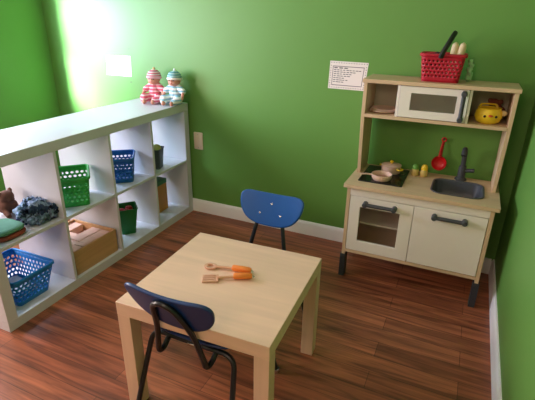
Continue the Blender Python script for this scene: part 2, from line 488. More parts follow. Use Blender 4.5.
# faucet
fa = BM(); lathe(fa, [(.030, 0), (.030, .004), (.024, .012), (.020, .016), (.019, .06), (.017, .075)], (1.678, -.060, ZC1), 20)
tube(fa, catmull([(1.678, -.060, ZC1 + .06), (1.677, -.060, ZC1 + .12), (1.675, -.078, ZC1 + .165), (1.672, -.108, ZC1 + .172), (1.670, -.130, ZC1 + .148)], 5), .0125, 12)
fau = finish('faucet', fa, DARKG, kit)
b = BM(); tube(b, [(1.690, -.062, ZC1 + .05), (1.712, -.066, ZC1 + .056), (1.735, -.070, ZC1 + .060)], .010, 10); finish('faucet_lever', b, DARKG, fau)
# hob
hx0, hx1, hy0, hy1 = 1.192, 1.416, -.330, -.045
b = BM(); loft(b, [[(p[0], p[1], z) for p in rrect((hx0 + hx1) / 2, (hy0 + hy1) / 2, hx1 - hx0 + d, hy1 - hy0 + d, .008)] for d, z in ((0, ZC1 + .0003), (0, ZC1 + .004), (-.003, ZC1 + .0055))])
hob = finish('hob', b, BLACKG, kit)
RING = mat('hob_ring', (70, 60, 60), rough=.4)
for (cx, cy, rr) in ((1.345, -.115, .055), (1.300, -.262, .050)):
    b = BM(); ring_plate(b, [(cx + rr * math.cos(a), cy + rr * math.sin(a)) for a in [2 * PI * k / 32 for k in range(32)]], [(cx + (rr - .004) * math.cos(a), cy + (rr - .004) * math.sin(a)) for a in [2 * PI * k / 32 for k in range(32)]], lambda p: (p[0], p[1], ZC1 + .0061), lambda p: (p[0], p[1], ZC1 + .0054))
    finish('burner_ring', b, RING, hob)


def frame_door(name, x0, x1, z0, z1, wx0, wx1, wz0, wz1, y0, y1, par, hr=.003):
    b = BM(); o_ = rrect((x0 + x1) / 2, (z0 + z1) / 2, x1 - x0, z1 - z0, .003, 3); i_ = rrect((wx0 + wx1) / 2, (wz0 + wz1) / 2, wx1 - wx0, wz1 - wz0, hr, 3)
    ring_plate(b, o_, i_, lambda p: (p[0], y0, p[1]), lambda p: (p[0], y1, p[1])); return finish(name, b, KWHITE, par, bevel=.001)


def handle(par, a, c, y):
    """rounded bar between two round ends"""
    a = Vector(a); c = Vector(c); b = BM(); d = (c - a).normalized()
    tube(b, [a, a.lerp(c, .5), c], .0095, 12)
    for e in (a, c):
        lathe(b, [(.010, -.013), (.0128, -.010), (.0130, .012), (.0130, y - e.y)], (e.x, e.y, e.z), 16, axis='Y')
    return finish('handle', b, DARKG, par)


GLASS = mat('clear_plastic_pane', (225, 228, 222), rough=0.08, trans=0.0)
GLASSM = bpy.data.materials.new('window_plastic'); GLASSM.use_nodes = True
nt = GLASSM.node_tree; nt.nodes.clear(); og = nt.nodes.new('ShaderNodeOutputMaterial'); mxs = nt.nodes.new('ShaderNodeMixShader'); tr = nt.nodes.new('ShaderNodeBsdfTransparent'); gl = nt.nodes.new('ShaderNodeBsdfGlossy')
tr.inputs[0].default_value = (.93, .93, .90, 1); gl.inputs['Roughness'].default_value = .12; mxs.inputs[0].default_value = .16
nt.links.new(tr.outputs[0], mxs.inputs[1]); nt.links.new(gl.outputs[0], mxs.inputs[2]); nt.links.new(mxs.outputs[0], og.inputs[0])
od = frame_door('oven_door', 1.1765, 1.4925, .173, .483, 1.230, 1.431, .232, .428, KF - .001, KF + .014, kit)
b = BM(); box(b, (1.2305, KF + .006, .2325), (1.4305, KF + .008, .4275)); finish('window_pane', b, GLASSM, od)
handle(od, (1.258, KF - .026, .454), (1.403, KF - .026, .454), KF - .001)
b = BM(); box(b, (1.4955, KF - .001, .173), (1.8235, KF + .014, .483)); cdoor = finish('cabinet_door', b, KWHITE, kit, bevel=.0015)
handle(cdoor, (1.592, KF - .026, .452), (1.728, KF - .026, .452), KF - .001)
# uprights and upper shelf
ZS0, ZS1, ZU0, ZU1 = .862, .879, 1.034, 1.052
for x0, x1 in ((KX0, KX0 + .018), (KX1 - .018, KX1)):
    b = BM(); prism(b, [(KBK, ZC1 + .0005), (KBK, ZU0), (-.240, ZU0), (-.238, .86), (-.195, ZC1 + .0005)], x0, x1, 'YZ'); finish('upright', b, PLY, kit, bevel=.0015)
kbox('top_board', (KX0 - .006, -.251, ZU0), (KX1 + .006, KBK, ZU1), PLYX)
kbox('lower_board', (KX0 + .018, -.240, ZS0), (KX1 - .018, KBK, ZS1), PLYX)
GREYP = mat('shelf_back_panel', (186, 176, 154), rough=.6)
for xa, xb in ((KX0 + .018, 1.334), (1.645, KX1 - .018)):
    kbox('upper_back_panel', (xa, KBK - .005, ZS1), (xb, KBK, ZU0), GREYP, .0005)
for x in (1.322, 1.645):
    kbox('microwave_side', (x, -.238, ZS1), (x + .012, KBK - .005, ZU0), KWHITE, .001)
mw = frame_door('microwave_door', 1.336, 1.643, ZS1 + .003, ZU0 - .003, 1.388, 1.594, .918, 1.000, -.243, -.230, kit)
b = BM(); box(b, (1.3885, -.238, .9185), (1.5935, -.236, .9995)); finish('window_pane', b, GLASSM, mw)
handle(mw, (1.622, -.268, .898), (1.622, -.268, 1.016), -.243)

# ------------------------------------------------------------------ things on the kitchen
PINKW = mat('pinkish_enamel', (214, 176, 158), rough=.4)
PINKD = mat('pot_inside', (176, 128, 108), rough=.5)
YEL = mat('yellow_plastic', (240, 196, 40), rough=.4)
ZH = ZC1 + .0065
pan = thing('toy_frying_pan', 'small open pale pan at the front of the black hob, handle to the left', 'pan', (1.301, -.270, ZH))
b = BM(); lathe(b, [(.002, .004), (.040, .004), (.046, .010), (.049, .030), (.052, .031), (.053, .028), (.050, .010), (.042, 0), (.002, 0)], seg=28); finish('bowl', b, PINKW, pan)
b = BM(); lathe(b, [(.002, .0045), (.038, .0045), (.038, .012), (.002, .013)], seg=24); finish('food', b, PINKD, pan)
b = BM(); tube(b, catmull([(-.045, -.014, .024), (-.075, -.024, .026), (-.105, -.035, .024)], 4), .007, 10, sq=.6); finish('handle', b, PINKW, pan)
pot = thing('toy_saucepan', 'lidded pale pot with yellow side grips at the back of the hob', 'pot', (1.325, -.128, ZH))
pot.scale = (1, 1, .85)
b = BM(); lathe(b, [(.002, 0), (.046, 0), (.050, .006), (.052, .042), (.053, .046), (.049, .046), (.047, .010), (.002, .006)], seg=28); finish('bowl', b, PINKW, pot)
b = BM(); lathe(b, [(.053, .0465), (.054, .050), (.040, .056), (.006, .060)], seg=28); lid = finish('lid', b, PINKW, pot)
b = BM(); lathe(b, [(.005, .060), (.005, .064), (.010, .068), (.010, .074), (.004, .078)], seg=16); finish('knob', b, YEL, lid)
for s in (-1, 1):
    b = BM(); a0 = -.5 if s > 0 else PI - .5
    c = Vector((math.cos(a0) * .050, math.sin(a0) * .050, .034)); d = Vector((math.cos(a0), math.sin(a0), 0)); e = Vector((-d.y, d.x, 0))
    tube(b, catmull([c + e * .016, c + e * .015 + d * .014, c + d * .020, c - e * .015 + d * .014, c - e * .016], 4), .0042, 8); finish('side_grip', b, YEL, pot)


def shaker(loc, top, label, rz):
    t = thing('toy_shaker', label, 'shaker', loc, rz, 'toy shakers on the counter'); t.scale = (1.1, 1.1, 1.05)
    body = mat('shaker_body', (206, 176, 104), rough=.5)
    b = BM(); lathe(b, [(.002, 0), (.016, 0), (.018, .004), (.017, .03), (.015, .034)], seg=20); finish('bottle', b, body, t)
    b = BM(); lathe(b, [(.0152, .034), (.0165, .037), (.0150, .050), (.009, .060), (.002, .062)], seg=20); finish('cap', b, top, t)


shaker((1.449, -.100, ZC1 + .0004), mat('cap_green', (96, 150, 60), .5), 'toy shaker with green cap standing nearest the hob', 0)
shaker((1.494, -.096, ZC1 + .0004), YEL, 'toy shaker with yellow cap standing between green one and red ladle', 0)
# red ladle leaning on the wall
RED = mat('red_plastic', (206, 24, 34), rough=.4)
lad = thing('toy_ladle', 'red toy ladle hanging on the green wall between the yellow shaker and the tap', 'ladle', (1.558, -.0265, .612), 0)
b = BM(); L = []
for (rr, h) in ((.002, .014), (.020, .012), (.031, .004), (.037, -.008), (.0385, -.0085), (.034, .006), (.022, .0155), (.002, .0175)):
    L.append([(rr * math.cos(a), h, rr * 1.05 * math.sin(a)) for a in [2 * PI * k / 24 for k in range(24)]])
loft(b, L); finish('bowl', b, RED, lad)
b = BM(); tube(b, [(0, -.002, .034), (.002, .002, .08), (.005, .008, .118)], .01, 12, sq=.45, rads=[.012, .0105, .0085])
tube(b, [(.006 + .010 * math.sin(a), .009, .127 + .010 * math.cos(a)) for a in [2 * PI * k / 16 for k in range(16)]], .0042, 8, closed=True)
finish('handle', b, RED, lad)
hk = thing('wall_hook', 'small dark hook on the wall holding the red ladle', 'hook', (1.564, 0, .742))
b = BM(); tube(b, catmull([(0, -.001, 0), (0, -.020, -.001), (0, -.030, .002), (0, -.032, .010)], 4), .0022, 8); finish('prong', b, DARKG, hk)
b = BM(); lathe(b, [(.006, -.0003), (.006, -.003), (.004, -.004)], (0, 0, 0), 14, axis='Y'); finish('rose', b, DARKG, hk)

# plates in the upper left cubby
PLATE = mat('plate_pink', (212, 178, 160), rough=.45)
for k in range(3):
    b = BM(); lathe(b, [(.002, 0), (.036, 0), (.062, .007), (.068, .011), (.067, .013), (.060, .010), (.036, .003), (.002, .003)], seg=32)
    p = finish('toy_plate', b, PLATE); p.location = (1.246 + .003 * k, -.150 + .006 * k, ZS1 + .0003 + .0042 * k); p.rotation_euler = (0, 0, k)
    tag(p, ['pale pink toy plate at the bottom of the stack in the left cubby', 'middle pale pink toy plate of the stack in the left cubby', 'topmost pale pink toy plate of the stack in the left cubby'][k], 'plate', 'toy plates in the kitchen cubby')

# yellow chick cup
ORG = mat('orange_red_plastic', (214, 80, 40), rough=.45); BLK = mat('black_dot', (20, 18, 18), rough=.5); CREAM = mat('cream_plastic', (236, 214, 160), rough=.5)
cup = thing('chick_cup', 'round yellow cup with a chick face in the right cubby of the kitchen', 'cup', (1.741, -.172, ZS1 + .0003), .15)
cup.scale = (1.22, 1.12, .97)
b = BM(); lathe(b, [(.002, 0), (.030, 0), (.042, .010), (.049, .032), (.047, .056), (.041, .070), (.043, .075), (.039, .075), (.036, .070), (.042, .050), (.043, .03), (.036, .012), (.002, .006)], seg=32); finish('body', b, YEL, cup)
for x in (-.020, .020):
    y = -math.sqrt(.0487 ** 2 - x * x); b = BM(); ellip(b, (x, y, .040), .0050, .0035, .0062, 10, 8); finish('eye', b, BLK, cup)
b = BM(); ellip(b, (0, -.050, .044), .009, .009, .005, 12, 8); finish('beak', b, ORG, cup)
b = BM(); ellip(b, (.050, .0, .050), .015, .010, .014, 14, 10); finish('ear', b, CREAM, cup)
b = BM(); tube(b, catmull([(.030, .020, .070), (.026, .024, .084), (.010, .026, .087), (-.012, .026, .087), (-.028, .024, .084), (-.031, .020, .070)], 4), .0045, 8); finish('rim_loop', b, YEL, cup)
DRED = mat('dark_red_plush', (120, 60, 44), rough=.9)
b = BM(); cap(b, (-.02, 0, .022), (.022, 0, .026), .022, .024, 5); ellip(b, (0, 0, .052), .020, .018, .022); ellip(b, (.02, -.004, .064), .010, .008, .010); ellip(b, (-.018, -.002, .066), .009, .008, .010)
o = blob('stuffed_toy', b, DRED, None, .004); o.location = (1.762, -.070, ZS1); o.scale = (1.25, 1.25, 1.38)
tag(o, 'dark red brown soft toy half hidden behind the yellow chick cup', 'soft toy')

# ------------------------------------------------------------------ perforated baskets


def perforated(bm, base, top, z0, z1, rad, nu, nv, holes, hr=.34, solid_cols=None):
    """walls of a tapered basket with round holes; base/top = (w,d); verts shared between cells"""
    def peri(w_, d_, t):
        t = t % 1.0; straight = [w_ - 2 * rad, d_ - 2 * rad] * 2; arc = PI * rad / 2; total = sum(straight) + 4 * arc; s = t * total
        c = [(w_ / 2 - rad, -d_ / 2 + rad), (w_ / 2 - rad, d_ / 2 - rad), (-w_ / 2 + rad, d_ / 2 - rad), (-w_ / 2 + rad, -d_ / 2 + rad)]
        # start: front edge from left to right
        segs = [((-w_ / 2 + rad, -d_ / 2), (1, 0), w_ - 2 * rad, c[0], -PI / 2), ((w_ / 2, -d_ / 2 + rad), (0, 1), d_ - 2 * rad, c[1], 0), ((w_ / 2 - rad, d_ / 2), (-1, 0), w_ - 2 * rad, c[2], PI / 2), ((-w_ / 2, d_ / 2 - rad), (0, -1), d_ - 2 * rad, c[3], PI)]
        for st, dr, ln_, cc, a0 in segs:
            if s <= ln_: return st[0] + dr[0] * s, st[1] + dr[1] * s
            s -= ln_
            if s <= arc:
                a = a0 + s / rad; return cc[0] + rad * math.cos(a), cc[1] + rad * math.sin(a)
            s -= arc
        return segs[0][0]
    cache = {}
    def V(a, h):
        key = (round((a % 1.0) * 1e5) % 100000, round(h * 1e5))
        if key not in cache:
            x0, y0 = peri(base[0], base[1], a); x1, y1 = peri(top[0], top[1], a)
            cache[key] = bm.verts.new((x0 + (x1 - x0) * h, y0 + (y1 - y0) * h, z0 + (z1 - z0) * h))
        return cache[key]
    du, dv = 1 / nu, 1 / nv
    for j in range(nv):
        for i in range(nu):
            a = (i + (0.5 if j % 2 else 0)) * du; h = j * dv
            B = [V(a, h), V(a + du / 2, h), V(a + du, h), V(a + du, h + dv / 2), V(a + du, h + dv), V(a + du / 2, h + dv), V(a, h + dv), V(a, h + dv / 2)]
            if holes(i, j):
                I = []
                for k in range(8):
                    an = -3 * PI / 4 + k * PI / 4; I.append(V(a + du * (.5 + hr * math.cos(an)), h + dv * (.5 + hr * math.sin(an))))
                for k in range(8): bm.faces.new((B[k], B[(k + 1) % 8], I[(k + 1) % 8], I[k]))
            else: bm.faces.new(B)
    return peri


def basket(name, label, cat, loc, rz, base, top, h, m, nu, nv, hr=.34, group=None, rim=.006, top_solid=1, bot_solid=1):
    t = thing(name, label, cat, loc, rz, group)
    rad = .018; b = BM(); peri = perforated(b, base, top, 0.002, h, rad, nu, nv, lambda i, j: bot_solid <= j < nv - top_solid, hr)
    o = finish('basket_wall', b, m, t, ang=1.0); s = o.modifiers.new('s', 'SOLIDIFY'); s.thickness = .0025; s.offset = 0
    b = BM(); loft(b, [[(p[0], p[1], z) for p in rrect(0, 0, base[0] + .002, base[1] + .002, rad)] for z in (0, .004)]); finish('base', b, m, t)
    b = BM(); pth = [Vector((*peri(top[0] + .004, top[1] + .004, k / 48), h)) for k in range(48)]; tube(b, pth, rim, 8, closed=True, sq=1.3); finish('rim', b, m, t)
    return t


BBLUE = mat('basket_blue', (8, 124, 212), rough=.4); BBLUE2 = mat('basket_blue_deep', (20, 96, 170), rough=.4); BGREEN = mat('basket_green', (50, 160, 70), rough=.4); BRED = mat('basket_red', (180, 14, 44), rough=.45)
G = 'perforated baskets on the cube shelf'
basket('perforated_basket', 'big bright blue perforated basket in the nearest bottom cube of the shelf', 'basket', (-.215, -1.322, ZB), 0.01, (.225, .165), (.295, .225), .150, BBLUE, 40, 7, group=G)
basket('perforated_basket', 'green perforated basket in the upper row of the shelf', 'basket', (-.190, -.930, ZT_), math.radians(137) - PI, (.200, .15), (.232, .178), .150, BGREEN, 30, 7, group=G)
basket('perforated_basket', 'blue perforated basket in the upper row of the shelf', 'basket', (-.196, -.556, ZT_), math.radians(128) - PI, (.16, .14), (.19, .165), .145, BBLUE2, 28, 7, group=G)
# items in the big blue basket: flat books
for k, (lab, c, zz, rot) in enumerate((('pink brown thin book lying at the bottom of the big blue basket', (150, 96, 84), .006, .1), ('grey blue thin book lying on top in the big blue basket', (96, 104, 120), .022, -.12))):
    t = thing('picture_book', lab, 'book', (-.235, -1.322, ZB + zz), rot, 'books in the big blue basket')
    b = BM(); box(b, (-.085, -.055, .0), (.085, .055, .002)); box(b, (-.085, -.055, .010), (.085, .055, .012)); box(b, (-.085, -.055, .002), (-.083, .055, .010)); finish('cover', b, mat('book_cover_%d' % k, c, .5), t)
    b = BM(); box(b, (-.0825, -.052, .0022), (.082, .052, .0098)); finish('pages', b, PAPER, t)
# soft cloth in the green basket
# grey bin with items
GREYB = mat('bin_grey', (74, 78, 92), rough=.5)


def solid_bin(label, loc, rz, base, top, h, m, name='storage_bin'):
    t = thing(name, label, 'bin', loc, rz)
    b = BM(); L = []
    for (k, z) in ((0, 0), (1, h)):
        L.append([(p[0], p[1], z) for p in rrect(0, 0, *(base if k == 0 else top), .012)])
    L.append([(p[0], p[1], h + .001) for p in rrect(0, 0, top[0] + .008, top[1] + .008, .015)]); L.append([(p[0], p[1], h + .007) for p in rrect(0, 0, top[0] + .008, top[1] + .008, .015)])
    L.append([(p[0], p[1], h + .007) for p in rrect(0, 0, top[0] - .005, top[1] - .005, .012)]); L.append([(p[0], p[1], .004) for p in rrect(0, 0, base[0] - .005, base[1] - .005, .012)])
    loft(b, L); finish('tub', b, m, t); return t


solid_bin('slim dark grey bin in the top cube nearest the back wall', (-.180, -.305, ZT_), .35, (.15, .085), (.17, .105), .125, GREYB)
t = thing('toy_ball', 'yellow toy ball poking out of the slim dark grey bin', 'ball', (-.135, -.300, ZT_ + .006))
b = BM(); ellip(b, (0, 0, .115), .032, .032, .032, 20, 14); 
for ob in (t,): bpy.data.objects.remove(ob)
o = finish('toy_ball', b, mat('ball_yellow', (190, 180, 110), .6)); o.location = (-.128, -.292, ZT_ + .012); tag(o, 'pale yellow toy ball poking out of the slim dark grey bin', 'ball')
b = BM()
for k in range(9): ellip(b, (random.uniform(-.025, .025), random.uniform(-.022, .022), .06 + random.uniform(0, .05)), .028, .026, .03)
cap(b, (0, 0, .02), (0, 0, .09), .03, .036)
o = blob('scarf', b, patch_mat('scarf_blue', (30, 60, 130), (60, 96, 170), (24, 40, 90), 30), None, .005); o.location = (-.205, -.318, ZT_ + .013)
tag(o, 'crumpled blue scarf heaped in the slim dark grey bin', 'scarf')
# green tapered bin with red toy food
GRB = mat('bin_green', (24, 112, 54), rough=.45)
solid_bin('small green tapered bin in the lower row, full of red toy fruit', (-.185, -.565, ZB), .85, (.085, .085), (.125, .125), .165, GRB)
REDF = mat('toy_fruit_red', (176, 40, 44), rough=.4)
ap = None
for k, (x, y, z, lab) in enumerate(((-.024, -.020, .140, 'nearest to the room'), (.022, -.020, .146, 'nearest to the wall side'), (0, .026, .145, 'deepest toward the shelf back'))):
    t = thing('toy_apple', 'red toy apple in the small green bin, ' + lab, 'toy fruit', (-.185 + x, -.565 + y, ZB + z), k, 'red toy apples in the green bin')
    b = BM(); lathe(b, [(.002, -.018), (.012, -.021), (.022, -.010), (.0235, .004), (.018, .016), (.008, .018), (.002, .013)], seg=18); finish('fruit', b, REDF, t)
    b = BM(); tube(b, [(0, 0, .013), (.002, 0, .024)], .0015, 6); finish('stem', b, PLY, t)
# upright book box near the wall
bx = thing('storybook_box', 'upright orange and green book box in the bottom cube nearest the back wall', 'book box', (-.215, -.205, ZB), .05)
b = BM(); box(b, (-.035, -.056, 0), (.035, .056, .208)); finish('case', b, mat('case_orange', (196, 130, 56), .5, noise_amt=.1), bx, bevel=.002)
b = BM(); box(b, (-.036, -.057, .196), (.036, .057, .228)); finish('lid', b, mat('case_green', (50, 120, 84), .5), bx, bevel=.002)
# wooden crate of blocks
crate = thing('wooden_crate', 'low plywood crate full of wooden blocks in a bottom cube of the shelf', 'crate', (-.230, -.938, ZB), 0.01)
CR = wood_mat('crate_wood', (196, 150, 106), 'Y', .12, .55)
cw, cdp, chh = .160, .153, .138
for nm, a, c in (('front_board', (cw - .010, -cdp, 0), (cw, cdp, chh)), ('back_board', (-cw, -cdp, 0), (-cw + .010, cdp, chh)), ('side_board', (-cw + .010, -cdp, 0), (cw - .010, -cdp + .010, chh)), ('side_board', (-cw + .010, cdp - .010, 0), (cw - .010, cdp, chh)), ('base_board', (-cw + .010, -cdp + .010, 0), (cw - .010, cdp - .010, .008))):
    b = BM(); box(b, a, c); finish(nm, b, CR, crate, bevel=.001)
BLKW = wood_mat('block_wood', (224, 180, 160), 'X', .1, .6)
xi, yi = cw - .012, cdp - .012
rows = [(-xi, -xi + .070), (-xi + .071, -xi + .141), (-xi + .142, -xi + .212), (-xi + .213, xi)]
k = 0
place = ['back left', 'back middle', 'back right']
rn = ['rearmost row', 'second row from the back', 'third row from the back', 'front row']
# lower layer fills the crate as large blocks, upper layer is visible
for j, (xa, xb) in enumerate(rows):
    cuts = [-yi, -yi + .058 + .006 * j, -yi + .122 - .004 * j, -yi + .184, yi]
    for i in range(4):
        if j == 1 and i == 3: hz = .085
        else: hz = .118 + random.uniform(0, .010)
        b = BM(); box(b, (xa + .0008, cuts[i] + .0008, .0085), (xb - .0008, cuts[i + 1] - .0008, hz))
        o = finish('wooden_block', b, BLKW, bevel=.002); o.location = (-.230, -.938, ZB); o.rotation_euler = (0, 0, .01)
        tag(o, 'plain wooden block in the crate, %s, %s' % (rn[j], ['nearest to the camera end', 'second from the camera end', 'third from the camera end', 'at the back wall end'][i]), 'block', 'wooden blocks in the crate')

# nearest top cube: cushion, patterned blanket, brown plush
def crumple(amp, sc, seed):
    def fn(co, n):
        d = noise.noise(co * sc + Vector((seed, 0, 0))) + .5 * noise.noise(co * sc * 2.2 + Vector((0, seed, 0)))
        rdg = abs(noise.noise(co * sc * 1.4 + Vector((seed, 3, 1))))
        q = co + n * amp * (d - rdg); q.z = max(q.z, 0.0005); return q
    return fn


b = BM()
for (x, y, z, rx, ry, rz_) in ((-.02, .02, .05, .075, .085, .05), (.05, .06, .035, .05, .075, .035), (-.01, -.04, .045, .065, .06, .045), (.03, .00, .065, .05, .06, .04), (.045, -.045, .03, .05, .05, .03), (-.05, .05, .04, .05, .06, .04)): ellip(b, (x, y, z), rx, ry, rz_)
o = blob('crumpled_blanket', b, patch_mat('blanket_print', (40, 60, 92), (136, 156, 186), (84, 108, 130), 22), None, .005, 3, crumple(.024, 13, 3.1)); o.location = (-.165, -1.196, ZT_)
for v in o.data.vertices: v.co.x *= .88; v.co.y *= .80
for v in o.data.vertices: v.co.y = min(v.co.y, .075) 
tag(o, 'crumpled blue and white patterned blanket in the nearest top cube', 'blanket')
cush = thing('quilted_cushion', 'flat teal green cushion with red brown edge at the shelf end', 'cushion', (-.155, -1.368, ZT_), .0)
TEAL = mat('cushion_teal', (92, 140, 112), .9, noise_amt=.2, nscale=30); RB = mat('cushion_rust', (140, 64, 48), .9)
def pil(w_, d_, z0, z1, m, nm):
    b = BM(); zc = (z0 + z1) / 2; hh = (z1 - z0) / 2
    L = []
    for t_ in (-1, -.8, -.4, 0, .4, .8, 1):
        s = math.sqrt(max(0, 1 - abs(t_) ** 3 * .25)) - (.12 if abs(t_) == 1 else 0)
        L.append([(p[0], p[1], zc + hh * t_) for p in rrect(0, 0, w_ * s, d_ * s, .045)])
    loft(b, L); return finish(nm, b, m, cush, ang=1.4)
pil(.17, .150, .0005, .024, RB, 'lower_cover'); pil(.165, .145, .0245, .046, TEAL, 'upper_cover')
b = BM(); ellip(b, (0, 0, .040), .055, .048, .040); ellip(b, (.01, .0, .090), .038, .036, .032); ellip(b, (.042, 0, .082), .018, .018, .014); ellip(b, (.0, .032, .112), .013, .010, .014); ellip(b, (.0, -.032, .112), .013, .010, .014); cap(b, (.03, .03, .02), (.07, .045, .014), .016, .013, 4); cap(b, (.03, -.03, .02), (.07, -.045, .014), .016, .013, 4)
PB = mat('plush_brown', (104, 66, 50), .95, noise_amt=.25, nscale=80)
o = blob('plush_toy', b, PB, None, .005, 4); o.location = (-.345, -1.200, ZT_); tag(o, 'brown plush toy behind the blanket in the nearest top cube', 'soft toy')
b = BM(); ellip(b, (0, 0, .035), .05, .042, .035); ellip(b, (.015, 0, .072), .034, .034, .03); ellip(b, (.0, .028, .097), .012, .010, .012); ellip(b, (.0, -.028, .097), .012, .010, .012); ellip(b, (.046, 0, .066), .014, .014, .011)
o = blob('plush_toy', b, mat('plush_mauve', (132, 92, 84), .95, noise_amt=.25, nscale=80), None, .005, 4); o.location = (-.325, -1.318, ZT_); tag(o, 'mauve brown plush toy behind the teal cushion at the shelf end', 'soft toy')

# ------------------------------------------------------------------ dolls on the shelf top


def doll(label, loc, rz, outfit, hatm, band, pom):
    t = thing('baby_doll', label, 'doll', loc, rz, 'baby dolls on the shelf top')
    SK = mat('doll_skin', (206, 140, 118), rough=.55)
    b = BM()
    cap(b, (0, 0, .035), (0, .006, .095), .030, .026, 4)              # trunk
    cap(b, (0, .006, .10), (0, .004, .13), .014, .014, 3)             # neck
    ellip(b, (0, 0, .152), .042, .040, .040)                          # head
    ellip(b, (0, -.016, .138), .033, .028, .022)                      # cheeks and chin
    ellip(b, (0, -.042, .150), .006, .006, .005)                      # nose
    for s in (-1, 1):
        ellip(b, (s * .038, .002, .150), .006, .006, .009)            # ear
        cap(b, (s * .028, .004, .108), (s * .062, -.008, .080), .014, .012, 5)
        cap(b, (s * .062, -.008, .080), (s * .072, -.036, .052), .012, .009, 5)
        ellip(b, (s * .072, -.044, .044), .010, .012, .009)           # palm
        for q in range(4):
            an = -.5 + .33 * q
            cap(b, (s * (.068 + .004 * q), -.050, .042), (s * (.066 + .005 * q), -.058, .034 + .001 * q), .0032, .0028, 2)
        cap(b, (s * .064, -.044, .046), (s * .057, -.050, .044), .0034, .003, 2)
        cap(b, (s * .024, -.010, .028), (s * .050, -.062, .034), .022, .019, 5)
        cap(b, (s * .050, -.062, .034), (s * .030, -.098, .018), .018, .013, 5)
        ellip(b, (s * .030, -.108, .019), .012, .014, .016)           # foot
    body = blob('body', b, SK, t, .0030, 3, lambda co, n: Vector((co.x, co.y, max(co.z, .0008))))
    b = BM(); cap(b, (0, 0, .040), (0, .006, .090), .042, .037, 6)
    for s in (-1, 1):
        cap(b, (s * .026, .004, .106), (s * .062, -.006, .082), .022, .020, 6)
        cap(b, (s * .024, -.010, .030), (s * .050, -.060, .035), .031, .029, 6); cap(b, (s * .050, -.060, .035), (s * .036, -.088, .024), .028, .022, 6)
    blob('outfit', b, outfit, t, .0032, 3, lambda co, n: Vector((co.x, co.y, max(co.z, .0005))))
    b = BM(); L = []
    for (rr, z) in ((.044, .158), (.0465, .166), (.0445, .180), (.036, .196), (.019, .206), (.004, .210)):
        L.append([(rr * math.cos(a), .004 + rr * math.sin(a) + (z - .158) * .15, z + .10 * rr * math.sin(a) * -1) for a in [2 * PI * k / 24 for k in range(24)]])
    loft(b, L); hat = finish('hat', b, hatm, t, ang=1.5)
    b = BM(); tube(b, [(.0445 * math.cos(a), .004 + .0445 * math.sin(a), .160 - .0044 * math.sin(a)) for a in [2 * PI * k / 24 for k in range(24)]], .006, 8, closed=True, sq=1.3); finish('hat_band', b, band, hat)
    b = BM(); ellip(b, (0, .012, .215), .009, .009, .009); finish('pompom', b, pom, hat)
    for s in (-1, 1):
        b = BM(); ellip(b, (s * .015, -.0395, .153), .0052, .003, .0036, 10, 8); finish('eye', b, mat('doll_eye', (60, 40, 40), .3), t)
    b = BM(); ellip(b, (0, -.0430, .135), .007, .003, .0026, 10, 8); finish('mouth', b, mat('doll_mouth', (176, 60, 66), .5), t)
    return t


ZD = SH + .0004
doll('doll in pink striped suit and pink striped cap sitting on the shelf top', (-.258, -.098, ZD), .22,
     stripe_mat('pink_stripes', (214, 96, 118), (240, 200, 206), (204, 60, 92), 48), stripe_mat('pink_hat', (206, 90, 112), (236, 214, 214), (150, 150, 160), 70), mat('band_pink', (226, 172, 180), .9), mat('pom_tan', (210, 170, 120), .9))
doll('doll in pale blue and white suit and teal cap nearest the wall switch', (-.104, -.088, ZD), .12,
     stripe_mat('aqua_stripes', (232, 240, 240), (132, 178, 196), (226, 214, 220), 42), stripe_mat('aqua_hat', (98, 160, 164), (180, 210, 206), (90, 130, 150), 70), mat('band_cream', (236, 224, 214), .9), mat('pom_white', (230, 240, 230), .9))

# ------------------------------------------------------------------ utensils on the table
ZTb = .4505
UW = mat('utensil_pink_wood', (214, 160, 132), rough=.55, noise_amt=.06); UO = mat('utensil_orange', (232, 128, 44), rough=.45)


def utensil(name, label, head, tail, kind):
    head = Vector(head); tail = Vector(tail); d = (tail - head); L_ = d.length; an = math.atan2(d.y, d.x)
    t = thing(name, label, 'utensil', (head.x, head.y, ZTb), an, 'toy cooking utensils on the table')
    b = BM()
    if kind == 'spoon':
        o_ = [(.026 * math.cos(a) * 1.0, .021 * math.sin(a)) for a in [2 * PI * k / 28 for k in range(28)]]; i_ = [(-.002 + .011 * math.cos(a), .010 * math.sin(a)) for a in [2 * PI * k / 28 for k in range(28)]]
        ring_plate(b, o_, i_, lambda p: (p[0], p[1], .008), lambda p: (p[0], p[1], .001))
        x0 = .022
    else:
        for k in range(4): box(b, (-.026, -.0235 + .0125 * k, .001), (.016, -.0235 + .0125 * k + .0085, .007))
        box(b, (.016, -.0235, .001), (.026, .0225, .007)); box(b, (-.032, -.0235, .001), (-.026, .0225, .007))
        x0 = .025
    finish('head', b, UW, t, bevel=.0012)
    hl = L_ * .46
    b = BM(); tube(b, [(x0 - .003, 0, .0065), (.045, 0, .0085), (L_ - hl + .004, 0, .0095)], .0055, 10, rads=[.0062, .0055, .0055]); finish('shaft', b, UW, t)
    b = BM(); xs = [L_ - hl, L_ - hl + .004, L_ - hl * .5, L_ - .008, L_]; rr = [.009, .0115, .0122, .0115, .008]
    tube(b, [(x, 0, .0122) for x in xs], .01, 12, rads=rr); h_ = finish('grip', b, UO, t)
    b = BM(); tube(b, [(L_ + .003 + .0045 * math.cos(a), .0045 * math.sin(a), .009) for a in [2 * PI * k / 14 for k in range(14)]], .0015, 6, closed=True); finish('hanging_loop', b, STEEL, t)


utensil('toy_spoon', 'toy spoon with round holed head and orange grip, further from the navy chair', (.868, -1.262), (1.023, -1.234), 'spoon')
utensil('toy_spatula', 'toy slotted spatula with orange grip lying nearer the navy chair', (.912, -1.332), (1.042, -1.264), 'spatula')

